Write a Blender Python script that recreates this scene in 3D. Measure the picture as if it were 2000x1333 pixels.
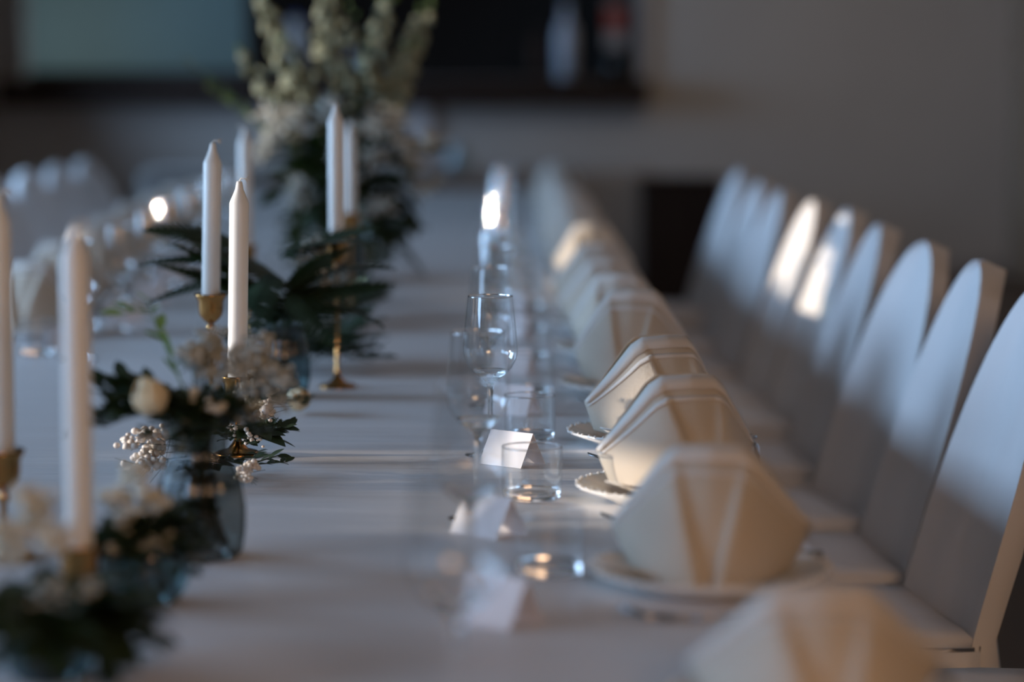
import bpy, bmesh, math, random
from mathutils import Vector, Matrix, noise
R = math.radians
PI = math.pi
scn = bpy.context.scene
for o in list(bpy.data.objects):
    bpy.data.objects.remove(o)
COL = scn.collection
rnd = random.Random(7)

# ------------------------------------------------------------------ camera
CAM_Z = 1.23
TT = 0.74                       # top of the table linen
cd = bpy.data.cameras.new('camera')
cam = bpy.data.objects.new('camera', cd)
COL.objects.link(cam)
cam.location = (0, 0, CAM_Z)
cam.rotation_euler = (R(90 - 5.61), 0, 0)
cd.sensor_width = 36
cd.lens = 90
cd.clip_start = 0.05
cd.dof.use_dof = True
cd.dof.focus_distance = 3.32
cd.dof.aperture_fstop = 1.9
cd.dof.aperture_blades = 0
scn.camera = cam

# ------------------------------------------------------------------ world, sun, large lights, exposure
w = bpy.data.worlds.new('world')
scn.world = w
w.use_nodes = True
w.node_tree.nodes['Background'].inputs[0].default_value = (0.35, 0.5, 0.8, 1)
w.node_tree.nodes['Background'].inputs[1].default_value = 0.6

def lamp(name, kind, loc, rot, energy, color, sx=1, sy=1, spread=180, size=None):
    l = bpy.data.lights.new(name, kind)
    l.energy = energy
    l.color = color
    if kind == 'AREA':
        l.shape = 'RECTANGLE'
        l.size = sx
        l.size_y = sy
        l.spread = R(spread)
    if kind == 'SUN':
        l.angle = R(0.6)
    o = bpy.data.objects.new(name, l)
    o.location = loc
    o.rotation_euler = rot
    COL.objects.link(o)
    return o

def aim(d):
    return Vector(d).to_track_quat('-Z', 'Y').to_euler()

lamp('sun', 'SUN', (-6, 3, 3), aim((1, 0.0, -math.tan(R(5)))), 5.6, (1.0, 0.84, 0.68))
WIN = [(0.55, 1.35), (2.10, 2.70), (4.0, 4.9), (7.6, 8.8), (10.6, 11.8), (14.9, 16.2)]          # window y ranges; first and last added to brighten near table and far wall
WZ0, WZ1 = 0.95, 2.35
for i, (a, b) in enumerate(WIN):
    lamp('window_light', 'AREA', (-3.38, (a + b) / 2, (WZ0 + WZ1) / 2), aim((1, 0, 0)), (27, 15, 50, 44, 30, 36)[i] * 1.0,
         (0.42, 0.66, 1.0), WZ1 - WZ0, b - a, 115)
lamp('hall_lamp_light', 'AREA', (0.9, -1.8, 2.35), aim((-0.05, 1, -0.30)), 55, (1.0, 0.60, 0.34), 1.6, 0.8)
lamp('ceiling_fill_light', 'AREA', (1.2, 6.5, 2.7), aim((0, 0, -1)), 5, (1.0, 0.66, 0.50), 1.2, 5)  # unseen warm fill from above, no fitting modelled
lamp('far_fill_light', 'AREA', (1.7, 14.6, 2.75), aim((0.0, 0.5, -1)), 14, (1.0, 0.74, 0.52), 2.0, 1.6)  # unseen fill added to warm and lift the right of the far wall
lamp('hatch_back_light', 'AREA', (-3.15, 18.45, 1.55), aim((0.25, -1, 0)), 5.5, (0.85, 0.95, 1.0), 0.7, 0.7, 120)  # unseen lamp added behind the hatch panel so the panel shines through
scn.view_settings.view_transform = 'Standard'
scn.view_settings.look = 'None'
scn.view_settings.exposure = 0.0
scn.view_settings.gamma = 1.0
scn.view_settings.use_curve_mapping = False
scn.cycles.max_bounces = 24
scn.cycles.transparent_max_bounces = 96
scn.cycles.transmission_bounces = 16
scn.cycles.glossy_bounces = 6
scn.cycles.sample_clamp_indirect = 12.0
scn.cycles.caustics_reflective = False

# ------------------------------------------------------------------ materials
def newmat(name):
    m = bpy.data.materials.new(name)
    m.use_nodes = True
    nt = m.node_tree
    b = nt.nodes.get('Principled BSDF')
    return m, nt, b

def mat(name, col, rough=0.6, metal=0.0, var=0.08, scale=12.0, bump=0.0, bscale=60.0, stretch=(1, 1, 1), spec=0.5,
        sheen=0.0, trans_mix=0.0, tcol=None, col2=None):
    m, nt, b = newmat(name)
    N = nt.nodes
    L = nt.links
    tc = N.new('ShaderNodeTexCoord')
    mp = N.new('ShaderNodeMapping')
    mp.inputs['Scale'].default_value = stretch
    L.new(tc.outputs['Object'], mp.inputs['Vector'])
    nz = N.new('ShaderNodeTexNoise')
    nz.inputs['Scale'].default_value = scale
    nz.inputs['Detail'].default_value = 4
    L.new(mp.outputs[0], nz.inputs['Vector'])
    rp = N.new('ShaderNodeValToRGB')
    c2 = col2 or tuple(min(1, c * (1 + var)) for c in col)
    c1 = tuple(c * (1 - var) for c in col)
    rp.color_ramp.elements[0].position = 0.3
    rp.color_ramp.elements[1].position = 0.7
    rp.color_ramp.elements[0].color = (*c1, 1)
    rp.color_ramp.elements[1].color = (*c2, 1)
    L.new(nz.outputs['Fac'], rp.inputs[0])
    L.new(rp.outputs[0], b.inputs['Base Color'])
    b.inputs['Roughness'].default_value = rough
    b.inputs['Metallic'].default_value = metal
    b.inputs['Specular IOR Level'].default_value = spec
    bn = None
    if bump:
        n2 = N.new('ShaderNodeTexNoise')
        n2.inputs['Scale'].default_value = bscale
        n2.inputs['Detail'].default_value = 5
        L.new(mp.outputs[0], n2.inputs['Vector'])
        bn = N.new('ShaderNodeBump')
        bn.inputs['Strength'].default_value = bump
        bn.inputs['Distance'].default_value = 0.01
        L.new(n2.outputs['Fac'], bn.inputs['Height'])
        L.new(bn.outputs[0], b.inputs['Normal'])
    if trans_mix:
        t = N.new('ShaderNodeBsdfTranslucent')
        t.inputs['Color'].default_value = (*(tcol or col), 1)
        mx = N.new('ShaderNodeMixShader')
        mx.inputs[0].default_value = trans_mix
        out = N.get('Material Output')
        L.new(b.outputs[0], mx.inputs[1])
        L.new(t.outputs[0], mx.inputs[2])
        L.new(mx.outputs[0], out.inputs[0])
    return m

def thin_glass(name, tint=(0.97, 0.98, 0.98), edge=(0.36, 0.37, 0.38), refl=1.7, rough=0.03):
    m, nt, b = newmat(name)
    N = nt.nodes
    L = nt.links
    N.remove(b)
    out = N.get('Material Output')
    tr = N.new('ShaderNodeBsdfTransparent')
    gl = N.new('ShaderNodeBsdfGlossy')
    gl.inputs['Roughness'].default_value = rough
    lw = N.new('ShaderNodeLayerWeight')
    lw.inputs['Blend'].default_value = 0.28
    rp = N.new('ShaderNodeValToRGB')
    rp.color_ramp.elements[0].position = 0.70
    rp.color_ramp.elements[1].position = 1.0
    rp.color_ramp.elements[0].color = (*tint, 1)
    rp.color_ramp.elements[1].color = (*edge, 1)
    L.new(lw.outputs['Facing'], rp.inputs[0])
    L.new(rp.outputs[0], tr.inputs[0])
    lf = N.new('ShaderNodeLayerWeight')
    lf.inputs['Blend'].default_value = 0.5
    pw = N.new('ShaderNodeMath')
    pw.operation = 'POWER'
    pw.inputs[1].default_value = 4.0
    L.new(lf.outputs['Facing'], pw.inputs[0])
    mu = N.new('ShaderNodeMath')
    mu.operation = 'MULTIPLY_ADD'
    mu.use_clamp = True
    mu.inputs[1].default_value = 0.42 * refl
    mu.inputs[2].default_value = 0.065 * refl
    L.new(pw.outputs[0], mu.inputs[0])
    mx = N.new('ShaderNodeMixShader')
    L.new(mu.outputs[0], mx.inputs[0])
    L.new(tr.outputs[0], mx.inputs[1])
    L.new(gl.outputs[0], mx.inputs[2])
    L.new(mx.outputs[0], out.inputs[0])
    return m

def solid_glass(name, col=(1, 1, 1), ior=1.48, rough=0.0):
    m, nt, b = newmat(name)
    b.inputs['Base Color'].default_value = (*col, 1)
    b.inputs['Transmission Weight'].default_value = 1
    b.inputs['Roughness'].default_value = rough
    b.inputs['IOR'].default_value = ior
    return m

M = {}
M['linen'] = mat('white_table_linen', (0.70, 0.68, 0.68), 0.45, var=0.03, scale=3, bump=0.55, bscale=6, stretch=(0.6, 5.5, 1), spec=0.35)
M['chairfab'] = mat('white_chair_cover', (0.70, 0.69, 0.69), 0.75, var=0.05, scale=6, bump=0.6, bscale=7, stretch=(1, 1, 0.35))
M['napkin'] = mat('cream_napkin_cloth', (0.74, 0.66, 0.55), 0.7, var=0.02, scale=10, bump=0.12, bscale=220, trans_mix=0.38, tcol=(0.78, 0.70, 0.58))
M['napkinhem'] = mat('cream_napkin_hem', (0.80, 0.76, 0.71), 0.65, var=0.02, scale=10, bump=0.12, bscale=220, trans_mix=0.25, tcol=(0.78, 0.70, 0.58))
M['china'] = mat('white_porcelain', (0.72, 0.70, 0.66), 0.12, var=0.02, scale=5)
M['steel'] = mat('cutlery_steel', (0.55, 0.55, 0.56), 0.16, 1.0, var=0.03)
M['wax'] = mat('white_candle_wax', (0.82, 0.80, 0.75), 0.42, var=0.02, scale=20, trans_mix=0.12, tcol=(0.85, 0.75, 0.6))
M['wick'] = mat('candle_wick', (0.75, 0.7, 0.6), 0.9)
M['brass'] = mat('aged_brass', (0.40, 0.20, 0.065), 0.15, 1.0, var=0.25, scale=30)
M['card'] = mat('white_card_paper', (0.74, 0.72, 0.74), 0.7, var=0.02, scale=30)
M['ink'] = mat('grey_handwriting_ink', (0.18, 0.17, 0.2), 0.7)
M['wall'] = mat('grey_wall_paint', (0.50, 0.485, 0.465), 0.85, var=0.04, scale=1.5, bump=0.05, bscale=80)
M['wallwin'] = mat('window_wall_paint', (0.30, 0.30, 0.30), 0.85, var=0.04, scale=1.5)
M['fillwall'] = mat('warm_bounce_wall', (0.30, 0.22, 0.155), 0.85, var=0.05, scale=1.5)  # unseen walls coloured warm to tint the bounced fill
M['ceil'] = mat('ceiling_paint', (0.30, 0.265, 0.22), 0.9, var=0.03, scale=2)  # tinted warm as well, for the bounced fill
M['floor'] = mat('dark_wood_floor', (0.060, 0.038, 0.024), 0.45, var=0.3, scale=3, stretch=(6, 0.6, 1))
M['darkwood'] = mat('dark_walnut_wood', (0.020, 0.011, 0.008), 0.55, var=0.35, scale=6, stretch=(0.5, 6, 6), spec=0.2)
M['brownwood'] = mat('brown_stained_wood', (0.035, 0.020, 0.014), 0.6, var=0.3, scale=6, stretch=(5, 5, 0.6), spec=0.2)
M['casing'] = mat('pale_grey_casing', (0.36, 0.35, 0.35), 0.6, var=0.03)
M['kitchen'] = mat('dark_kitchen_wall', (0.018, 0.018, 0.017), 0.9, var=0.2)
M['teal'] = mat('frosted_teal_panel', (0.20, 0.30, 0.31), 0.35, var=0.12, scale=1.2, trans_mix=0.6, tcol=(0.52, 0.62, 0.63))
M['sun_blocker'] = mat('white_sun_blocker', (0.6, 0.62, 0.66), 0.9, var=0.05)  # unseen sheets added in the windows to keep the sun out
M['plastic_w'] = mat('white_plastic_bottle', (0.50, 0.56, 0.66), 0.4)
M['plastic_b'] = mat('blue_plastic', (0.02, 0.07, 0.28), 0.4)
M['red'] = mat('red_label', (0.30, 0.03, 0.02), 0.5)
M['black'] = mat('black_glossy_bottle', (0.01, 0.012, 0.012), 0.3)
M['glass'] = thin_glass('clear_thin_glass')
M['glassolid'] = solid_glass('clear_solid_glass')
M['vaseglass'] = thin_glass('smoky_ribbed_glass', (0.46, 0.48, 0.46), (0.09, 0.10, 0.09), 0.65, 0.04)
M['vaseblue'] = thin_glass('aqua_ribbed_glass', (0.34, 0.44, 0.45), (0.08, 0.14, 0.15), 0.9, 0.04)
M['leafdark'] = mat('dark_green_leaf', (0.022, 0.038, 0.020), 0.42, var=0.35, scale=25, spec=0.35, trans_mix=0.08, tcol=(0.05, 0.12, 0.02))
M['leafmid'] = mat('mid_green_leaf', (0.045, 0.075, 0.028), 0.5, var=0.3, scale=25, trans_mix=0.15, tcol=(0.12, 0.22, 0.04))
M['leaflight'] = mat('fresh_green_leaf', (0.17, 0.25, 0.07), 0.5, var=0.2, scale=25, trans_mix=0.3, tcol=(0.35, 0.5, 0.12))
M['leafgrey'] = mat('silver_grey_leaf', (0.22, 0.27, 0.25), 0.6, var=0.2, scale=25, trans_mix=0.1)
M['stem'] = mat('green_stem', (0.03, 0.05, 0.018), 0.5, var=0.2)
M['gyp'] = mat('cream_gypsophila', (0.72, 0.70, 0.60), 0.8, var=0.12, scale=120, trans_mix=0.2, tcol=(0.8, 0.75, 0.6))
M['gypgrey'] = mat('greyish_gypsophila', (0.46, 0.47, 0.42), 0.8, var=0.18, scale=90, trans_mix=0.1)
M['berry'] = mat('white_berry', (0.80, 0.72, 0.62), 0.5, var=0.08, scale=100, trans_mix=0.15, tcol=(0.85, 0.6, 0.5))
M['petal'] = mat('cream_rose_petal', (0.78, 0.66, 0.42), 0.6, var=0.08, scale=30, trans_mix=0.2, tcol=(0.85, 0.65, 0.35))
M['petalpink'] = mat('pink_petal', (0.85, 0.45, 0.38), 0.6, var=0.08, scale=30)
M['floret'] = mat('pale_green_floret', (0.30, 0.31, 0.20), 0.7, var=0.2, scale=30, trans_mix=0.15)
M['tablewood'] = mat('plywood_tabletop', (0.22, 0.13, 0.07), 0.6, var=0.2, stretch=(1, 8, 1))
M['ribglass'] = solid_glass('smoky_refractive_glass', (0.80, 0.85, 0.84), 1.45, 0.02)
M['ribaqua'] = solid_glass('aqua_refractive_glass', (0.62, 0.80, 0.84), 1.45, 0.03)
M['water'] = thin_glass('vase_water', (0.55, 0.60, 0.56), (0.3, 0.36, 0.34), 0.4)

# ------------------------------------------------------------------ helpers
def link_mesh(name, me, m=None, parent=None):
    if m is not None and not me.materials:
        me.materials.append(M[m] if isinstance(m, str) else m)
    o = bpy.data.objects.new(name, me)
    COL.objects.link(o)
    if parent is not None:
        o.parent = parent
    return o

def obj(name, bm, m, parent=None, smooth=True, solidify=None):
    bmesh.ops.recalc_face_normals(bm, faces=bm.faces[:])
    me = bpy.data.meshes.new(name)
    bm.to_mesh(me)
    bm.free()
    if smooth:
        me.polygons.foreach_set('use_smooth', [True] * len(me.polygons))
        me.update()
    o = link_mesh(name, me, m, parent)
    if solidify:
        md = o.modifiers.new('thickness', 'SOLIDIFY')
        md.thickness = solidify
        md.offset = 0
    return o

def thing(name, label, cat, loc=(0, 0, 0), rz=0, group=None):
    o = bpy.data.objects.new(name, None)
    COL.objects.link(o)
    o.empty_display_size = 0.05
    o.location = loc
    o.rotation_euler = (0, 0, rz)
    tag(o, label, cat, group)
    return o

def tag(o, label, cat, group=None):
    o['label'] = label
    o['category'] = cat
    if group:
        o['group'] = group
    return o

def struct(o, label=None):
    o['kind'] = 'structure'
    if label:
        o['label'] = label
    return o

def clone(root, loc, rz=0.0, label=None, group=None, scale=None, tilt=None):
    r = root.copy()
    COL.objects.link(r)
    r.location = loc
    r.rotation_euler = (tilt[0] if tilt else 0, tilt[1] if tilt else 0, rz)
    if scale:
        r.scale = scale
    if label:
        r['label'] = label
    if group:
        r['group'] = group
    for ch in list(root.children):
        c = ch.copy()
        COL.objects.link(c)
        c.parent = r
        for g in list(ch.children):
            d = g.copy()
            COL.objects.link(d)
            d.parent = c
    return r

def box(bm, x0, x1, y0, y1, z0, z1):
    vs = [bm.verts.new(p) for p in ((x0, y0, z0), (x1, y0, z0), (x1, y1, z0), (x0, y1, z0),
                                    (x0, y0, z1), (x1, y0, z1), (x1, y1, z1), (x0, y1, z1))]
    for f in ((3, 2, 1, 0), (4, 5, 6, 7), (0, 1, 5, 4), (1, 2, 6, 5), (2, 3, 7, 6), (3, 0, 4, 7)):
        bm.faces.new([vs[i] for i in f])
    return vs

def boxobj(name, dims, m, parent=None, bevel=0.0):
    bm = bmesh.new()
    box(bm, *dims)
    if bevel:
        bmesh.ops.bevel(bm, geom=bm.edges[:], offset=bevel, segments=2, affect='EDGES')
    return obj(name, bm, m, parent, smooth=False)

def lathe(bm, prof, n=32, rib=0.0, nrib=0, cx=0, cy=0, close=False, scal=0.0, nscal=0):
    rings = []
    for (r, z) in prof:
        ring = []
        if r < 1e-5:
            v = bm.verts.new((cx, cy, z))
            ring = [v] * n
        else:
            for i in range(n):
                a = 2 * PI * i / n
                rr = r
                if rib:
                    rr = r * (1 + rib * math.cos(nrib * a))
                if scal:
                    rr = r * (1 + scal * (r / 0.12) ** 3 * abs(math.cos(nscal * a / 2)))
                ring.append(bm.verts.new((cx + rr * math.cos(a), cy + rr * math.sin(a), z)))
        rings.append(ring)
    for a, b in zip(rings[:-1], rings[1:]):
        for i in range(n):
            j = (i + 1) % n
            q = []
            for v in (a[i], a[j], b[j], b[i]):
                if v not in q:
                    q.append(v)
            if len(q) >= 3:
                try:
                    bm.faces.new(q)
                except ValueError:
                    pass

def tube(bm, pts, r0, r1=None, n=6):
    r1 = r0 if r1 is None else r1
    pts = [Vector(p) for p in pts]
    rings = []
    for i, p in enumerate(pts):
        t = (pts[min(i + 1, len(pts) - 1)] - pts[max(i - 1, 0)])
        if t.length < 1e-9:
            t = Vector((0, 0, 1))
        t.normalize()
        u = t.orthogonal().normalized()
        if rings:
            u = (prev_u - t * prev_u.dot(t)).normalized()
        prev_u = u
        v = t.cross(u)
        r = r0 + (r1 - r0) * i / max(1, len(pts) - 1)
        rings.append([bm.verts.new(p + (u * math.cos(2 * PI * k / n) + v * math.sin(2 * PI * k / n)) * r) for k in range(n)])
    for a, b in zip(rings[:-1], rings[1:]):
        for k in range(n):
            j = (k + 1) % n
            bm.faces.new((a[k], a[j], b[j], b[k]))
    bm.faces.new(rings[0][::-1])
    bm.faces.new(rings[-1])

def blob(bm, c, r, sub=1, sq=(1, 1, 1)):
    mt = Matrix.Translation(c) @ Matrix.Diagonal((sq[0], sq[1], sq[2], 1))
    bmesh.ops.create_icosphere(bm, subdivisions=sub, radius=r, matrix=mt)

def px(x, y, d):
    """world point seen at photo pixel (x, y) at forward distance d (used once, to set out the room)"""
    return Vector(((x - 1000) * d / 5000.0, d, CAM_Z - (y - 175) * d / 5000.0))

# ------------------------------------------------------------------ room shell
XL, XR, YB, YF, ZC = -3.45, 3.3, -2.6, 17.0, 2.9
struct(boxobj('floor', (XL - .2, XR + .2, YB - .2, YF + .2, -0.1, 0), 'floor'))
struct(boxobj('ceiling', (XL - .2, XR + .2, YB - .2, YF + .2, ZC, ZC + .1), 'ceil'))
struct(boxobj('wall_right', (XR, XR + .2, YB, YF, 0, ZC), 'fillwall'))
struct(boxobj('wall_back', (XL, XR, YB - .2, YB, 0, ZC), 'fillwall'))
# left wall: windows with added sun blockers, unseen slots shaped to aim the sun
SLOT = [(2.80, 3.34), (3.355, 3.465), (5.75, 6.72)]
SLOTZ = {(2.80, 3.34): (1.030, 1.135), (3.355, 3.465): (1.0, 1.42), (5.75, 6.72): (1.035, 2.0)}
bm = bmesh.new()
ops = sorted([(a, b) for a, b in WIN] + SLOT)
y = YB
for a, b in ops:
    box(bm, XL - .2, XL, y, a, 0, ZC)
    z0_, z1_ = SLOTZ.get((a, b), (WZ0, WZ1))
    box(bm, XL - .2, XL, a, b, 0, z0_)
    box(bm, XL - .2, XL, a, b, z1_, ZC)
    y = b
box(bm, XL - .2, XL, y, YF, 0, ZC)
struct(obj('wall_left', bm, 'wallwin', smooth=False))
for i, (a, b) in enumerate(WIN):
    e = bpy.data.objects.new('window_%d' % (i + 1), None)
    COL.objects.link(e)
    e.location = (XL - .1, (a + b) / 2, WZ0)
    struct(e)
    h, hw = WZ1 - WZ0, (b - a) / 2
    bm = bmesh.new()
    box(bm, -.03, .03, -hw, -hw + .05, 0, h)
    box(bm, -.03, .03, hw - .05, hw, 0, h)
    box(bm, -.03, .03, -hw, hw, 0, .05)
    box(bm, -.03, .03, -hw, hw, h - .05, h)
    obj('window_frame', bm, 'casing', e, smooth=False)
    bm = bmesh.new()
    n = 40
    vs = [[bm.verts.new((.06 + .015 * math.sin(k * 1.3), -hw + 2 * hw * k / n, z)) for k in range(n + 1)] for z in (0.0, h)]
    for k in range(n):
        bm.faces.new((vs[0][k], vs[0][k + 1], vs[1][k + 1], vs[1][k]))
    obj('sun_blocker', bm, 'sun_blocker', e, solidify=0.004)
for i, (a, b) in enumerate(SLOT):  # slot openings shaped to land the sun on candle, cards and chairs
    e = bpy.data.objects.new('window_%d' % (i + 7), None)
    COL.objects.link(e)
    SZ0, SZ1 = SLOTZ[(a, b)]
    e.location = (XL - .1, (a + b) / 2, SZ0)
    struct(e)
    h, hw = SZ1 - SZ0, (b - a) / 2
    bm = bmesh.new()
    for yy in ((-hw, -hw + .004), (hw - .004, hw)):
        box(bm, -.03, .03, yy[0], yy[1], 0, h)
    box(bm, -.03, .03, -hw, hw, 0, .004)
    box(bm, -.03, .03, -hw, hw, h - .004, h)
    obj('window_frame', bm, 'casing', e, smooth=False)

# far wall with the serving hatch
HX0, HX1, HZ0, HZ1 = -3.22, 0.83, 1.30, 2.35
bm = bmesh.new()
box(bm, XL, HX0, YF, YF + .22, 0, ZC)
box(bm, HX1, XR, YF, YF + .22, 0, ZC)
box(bm, HX0, HX1, YF, YF + .22, 0, HZ0)
box(bm, HX0, HX1, YF, YF + .22, HZ1, ZC)
struct(obj('wall_far', bm, 'wall', smooth=False))
bm = bmesh.new()                                                     # kitchen behind the hatch
box(bm, HX0 - .5, HX1 + .6, YF + 1.6, YF + 1.7, 0, ZC)
box(bm, HX0 - .6, HX0 - .5, YF + .22, YF + 1.7, 0, ZC)
box(bm, HX1 + .5, HX1 + .6, YF + .22, YF + 1.7, 0, ZC)
box(bm, HX0 - .5, HX1 + .6, YF + .22, YF + 1.7, ZC - .5, ZC - .45)
struct(obj('wall_kitchen', bm, 'kitchen', smooth=False))
struct(boxobj('trim_1', (HX0 - .14, HX1 + .07, YF - .22, YF + .24, HZ0 - .17, HZ0 - .005), 'darkwood', bevel=0.012), 'dark wooden hatch sill')
bm = bmesh.new()
box(bm, HX0 - .08, HX0, YF - .03, YF, HZ0 - .005, HZ1 + .08)
box(bm, HX1, HX1 + .08, YF - .03, YF, HZ0 - .005, HZ1 + .08)
box(bm, HX0, HX1, YF - .03, YF, HZ1, HZ1 + .08)
struct(obj('trim_2', bm, 'casing', smooth=False), 'pale casing around the hatch')
struct(boxobj('trim_3', (-.65, -.54, YF - .05, YF, 0.0, HZ0 - .175), 'card', bevel=.006), 'pale vertical cable trunking')
struct(boxobj('baseboard_far', (XL, XR, YF - .02, YF, 0, .1), 'casing'))
# sliding panel closing the left part of the hatch
pn = thing('hatch_panel', 'frosted teal sliding panel closing the left part of the serving hatch', 'panel', (-2.42, YF + .08, HZ0))
boxobj('pane', (-.78, .66, -.01, .01, 0.0, 1.03), 'teal', pn)
boxobj('frame_rail', (.66, .72, -.02, .02, 0.0, 1.03), 'darkwood', pn)
boxobj('frame_rail', (-.79, .72, -.02, .0101, 0.0, 0.05), 'darkwood', pn)

def bottle(name, label, x, yy, r, h, m, cap, neck=True):
    t = thing(name, label, 'bottle', (x, yy, HZ0 - .005))
    bm = bmesh.new()
    if neck:
        lathe(bm, [(0, 0), (r, 0), (r, h * .6), (r * .9, h * .68), (r * .35, h * .8), (r * .35, h * .93), (0, h * .93)], 20)
    else:
        lathe(bm, [(0, 0), (r, 0), (r, h * .9), (r * .8, h * .93), (0, h * .93)], 20)
    obj('body', bm, m, t)
    bm = bmesh.new()
    lathe(bm, [(0, h * .9), (r * .42, h * .9), (r * .42, h), (0, h)], 16)
    obj('cap', bm, cap, t)
    return t
bottle('bottle', 'tall white bottle standing on the hatch sill towards its right end', .36, YF + .02, .068, .50, 'plastic_w', 'plastic_w')
bt = bottle('bottle', 'short black bottle below the red and white pack, hatch right end', .69, YF + .0, .075, .21, 'black', 'black')
bt = thing('packet', 'red and white packet standing on the dark jar at the right end of the hatch', 'packet', (.68, YF + .02, HZ0 + .205))
boxobj('pack_body', (-.06, .06, -.04, .04, 0, .3), 'casing', bt, bevel=.006)
boxobj('pack_band', (-.061, .061, -.042, .042, .12, .26), 'red', bt)
bottle('bottle', 'dark bottle with brown label beside the tall white bottle on hatch sill', .17, YF + .06, .05, .36, 'brownwood', 'black')
bottle('bottle', 'grey plastic canister on the hatch sill behind the tall flower spikes', -1.42, YF + .08, .075, .42, 'casing', 'plastic_b', False)
bottle('bottle', 'blue bottle on the hatch sill behind the tall flower spikes', -1.08, YF + .03, .05, .22, 'plastic_b', 'plastic_b')

# head table across the far end
def cloth_box(name, x0, x1, y0, y1, z, drop, m, fold=0.012, seed=0, nx=0.09):
    """a linen laid over a table: flat top with a hanging skirt in soft folds"""
    bm = bmesh.new()
    per = []
    def edge(ax, ay, bx, by):
        L_ = math.hypot(bx - ax, by - ay)
        n = max(2, int(L_ / nx))
        for k in range(n):
            t = k / n
            per.append((ax + (bx - ax) * t, ay + (by - ay) * t))
    edge(x0, y0, x1, y0)
    edge(x1, y0, x1, y1)
    edge(x1, y1, x0, y1)
    edge(x0, y1, x0, y0)
    cx, cy = (x0 + x1) / 2, (y0 + y1) / 2
    rows = []
    for lev, (dz, out) in enumerate([(0, 0), (.006, .005), (.06, .008), (drop * .5, .014), (drop, .022)]):
        row = []
        for k, (xx, yy) in enumerate(per):
            nx_ = 1 if abs(xx - x1) < 1e-6 else (-1 if abs(xx - x0) < 1e-6 else 0)
            ny_ = 1 if abs(yy - y1) < 1e-6 else (-1 if abs(yy - y0) < 1e-6 else 0)
            f = fold * (noise.noise(Vector((xx * 4 + seed, yy * 4, 0.3))) + .45) * (lev / 4.0) * 2
            row.append(bm.verts.new((xx + nx_ * (out + f), yy + ny_ * (out + f), z - dz)))
        rows.append(row)
    n = len(per)
    for a, b in zip(rows[:-1], rows[1:]):
        for k in range(n):
            j = (k + 1) % n
            bm.faces.new((a[k], a[j], b[j], b[k]))
    o = obj(name, bm, m, smooth=True)
    bm = bmesh.new()                                                # flat top as a fine grid of its own, joined into the same cloth
    bm.from_mesh(o.data)
    gx, gy = max(4, int((x1 - x0) / .2)), max(4, int((y1 - y0) / .2))
    G = [[bm.verts.new((x0 + (x1 - x0) * i / gx, y0 + (y1 - y0) * j / gy, z)) for i in range(gx + 1)] for j in range(gy + 1)]
    for j in range(gy):
        for i in range(gx):
            f = bm.faces.new((G[j][i], G[j][i + 1], G[j + 1][i + 1], G[j + 1][i]))
            f.smooth = True
    bm.to_mesh(o.data)
    bm.free()
    return o

def table(label, x0, x1, y0, y1, legs):
    t = thing('banquet_table', label, 'table', ((x0 + x1) / 2, (y0 + y1) / 2, 0))
    hx, hy = (x1 - x0) / 2, (y1 - y0) / 2
    boxobj('tabletop', (-hx + .004, hx - .004, -hy + .004, hy - .004, TT - .034, TT - .004), 'tablewood', t)
    for (lx, ly) in legs:
        bm = bmesh.new()
        tube(bm, [(lx, ly, TT - .034), (lx, ly, 0)], .018, .018, 10)
        obj('leg', bm, 'steel', t)
    return t

TX0, TX1, TY0, TY1 = -1.32, 0.32, 0.9, 12.6
table('long banquet table under the white cloth down the middle of the hall', TX0, TX1, TY0, TY1,
      [(sx * .5, sy) for sx in (-1, 1) for sy in (-5.6, -2.8, 0, 2.8, 5.6)])
tc = cloth_box('tablecloth', TX0, TX1, TY0, TY1, TT, .22, 'linen')
tag(tc, 'long white tablecloth draped over the table in front, flowers down its centre', 'tablecloth')
table('table standing crosswise under the hatch, at the end of the hall', -2.2, .86, 15.3, 16.2, [(sx * 1.3, sy * .36) for sx in (-1, 1) for sy in (-1, 1)])
M['dimlinen'] = mat('shade_dimmed_linen', (0.30, 0.29, 0.28), 0.7, var=0.05)  # linen colour darkened in place of the shade at the far table
tc = cloth_box('tablecloth', -2.2, .86, 15.3, 16.2, TT, .60, 'dimlinen', seed=9)
tag(tc, 'cloth darkened as if in shade, on the crosswise table below the serving hatch', 'tablecloth')
# brown cabinet
t = thing('cabinet', 'dark brown wooden cabinet standing behind the chairs at the end of the hall', 'cabinet', (.93, 14.2, 0))
boxobj('body', (-.22, .22, -.2, .2, .06, .72), 'brownwood', t, bevel=.006)
boxobj('top', (-.24, .24, -.22, .22, .72, .75), 'darkwood', t, bevel=.006)
boxobj('door', (-.20, .20, -.215, -.2, .09, .70), 'brownwood', t, bevel=.004)
boxobj('plinth', (-.2, .2, -.18, .18, 0, .06), 'darkwood', t)
# pale glass vase on the head table
t = thing('vase', 'pale blue glass vase standing on the crosswise head table', 'vase', (-.32, 15.5, TT))
bm = bmesh.new()
lathe(bm, [(0, 0), (.05, 0), (.075, .03), (.08, .07), (.05, .13), (.055, .16)], 24)
obj('body', bm, mat('pale_blue_glassware', (.30, .42, .48), .15), t)

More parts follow.
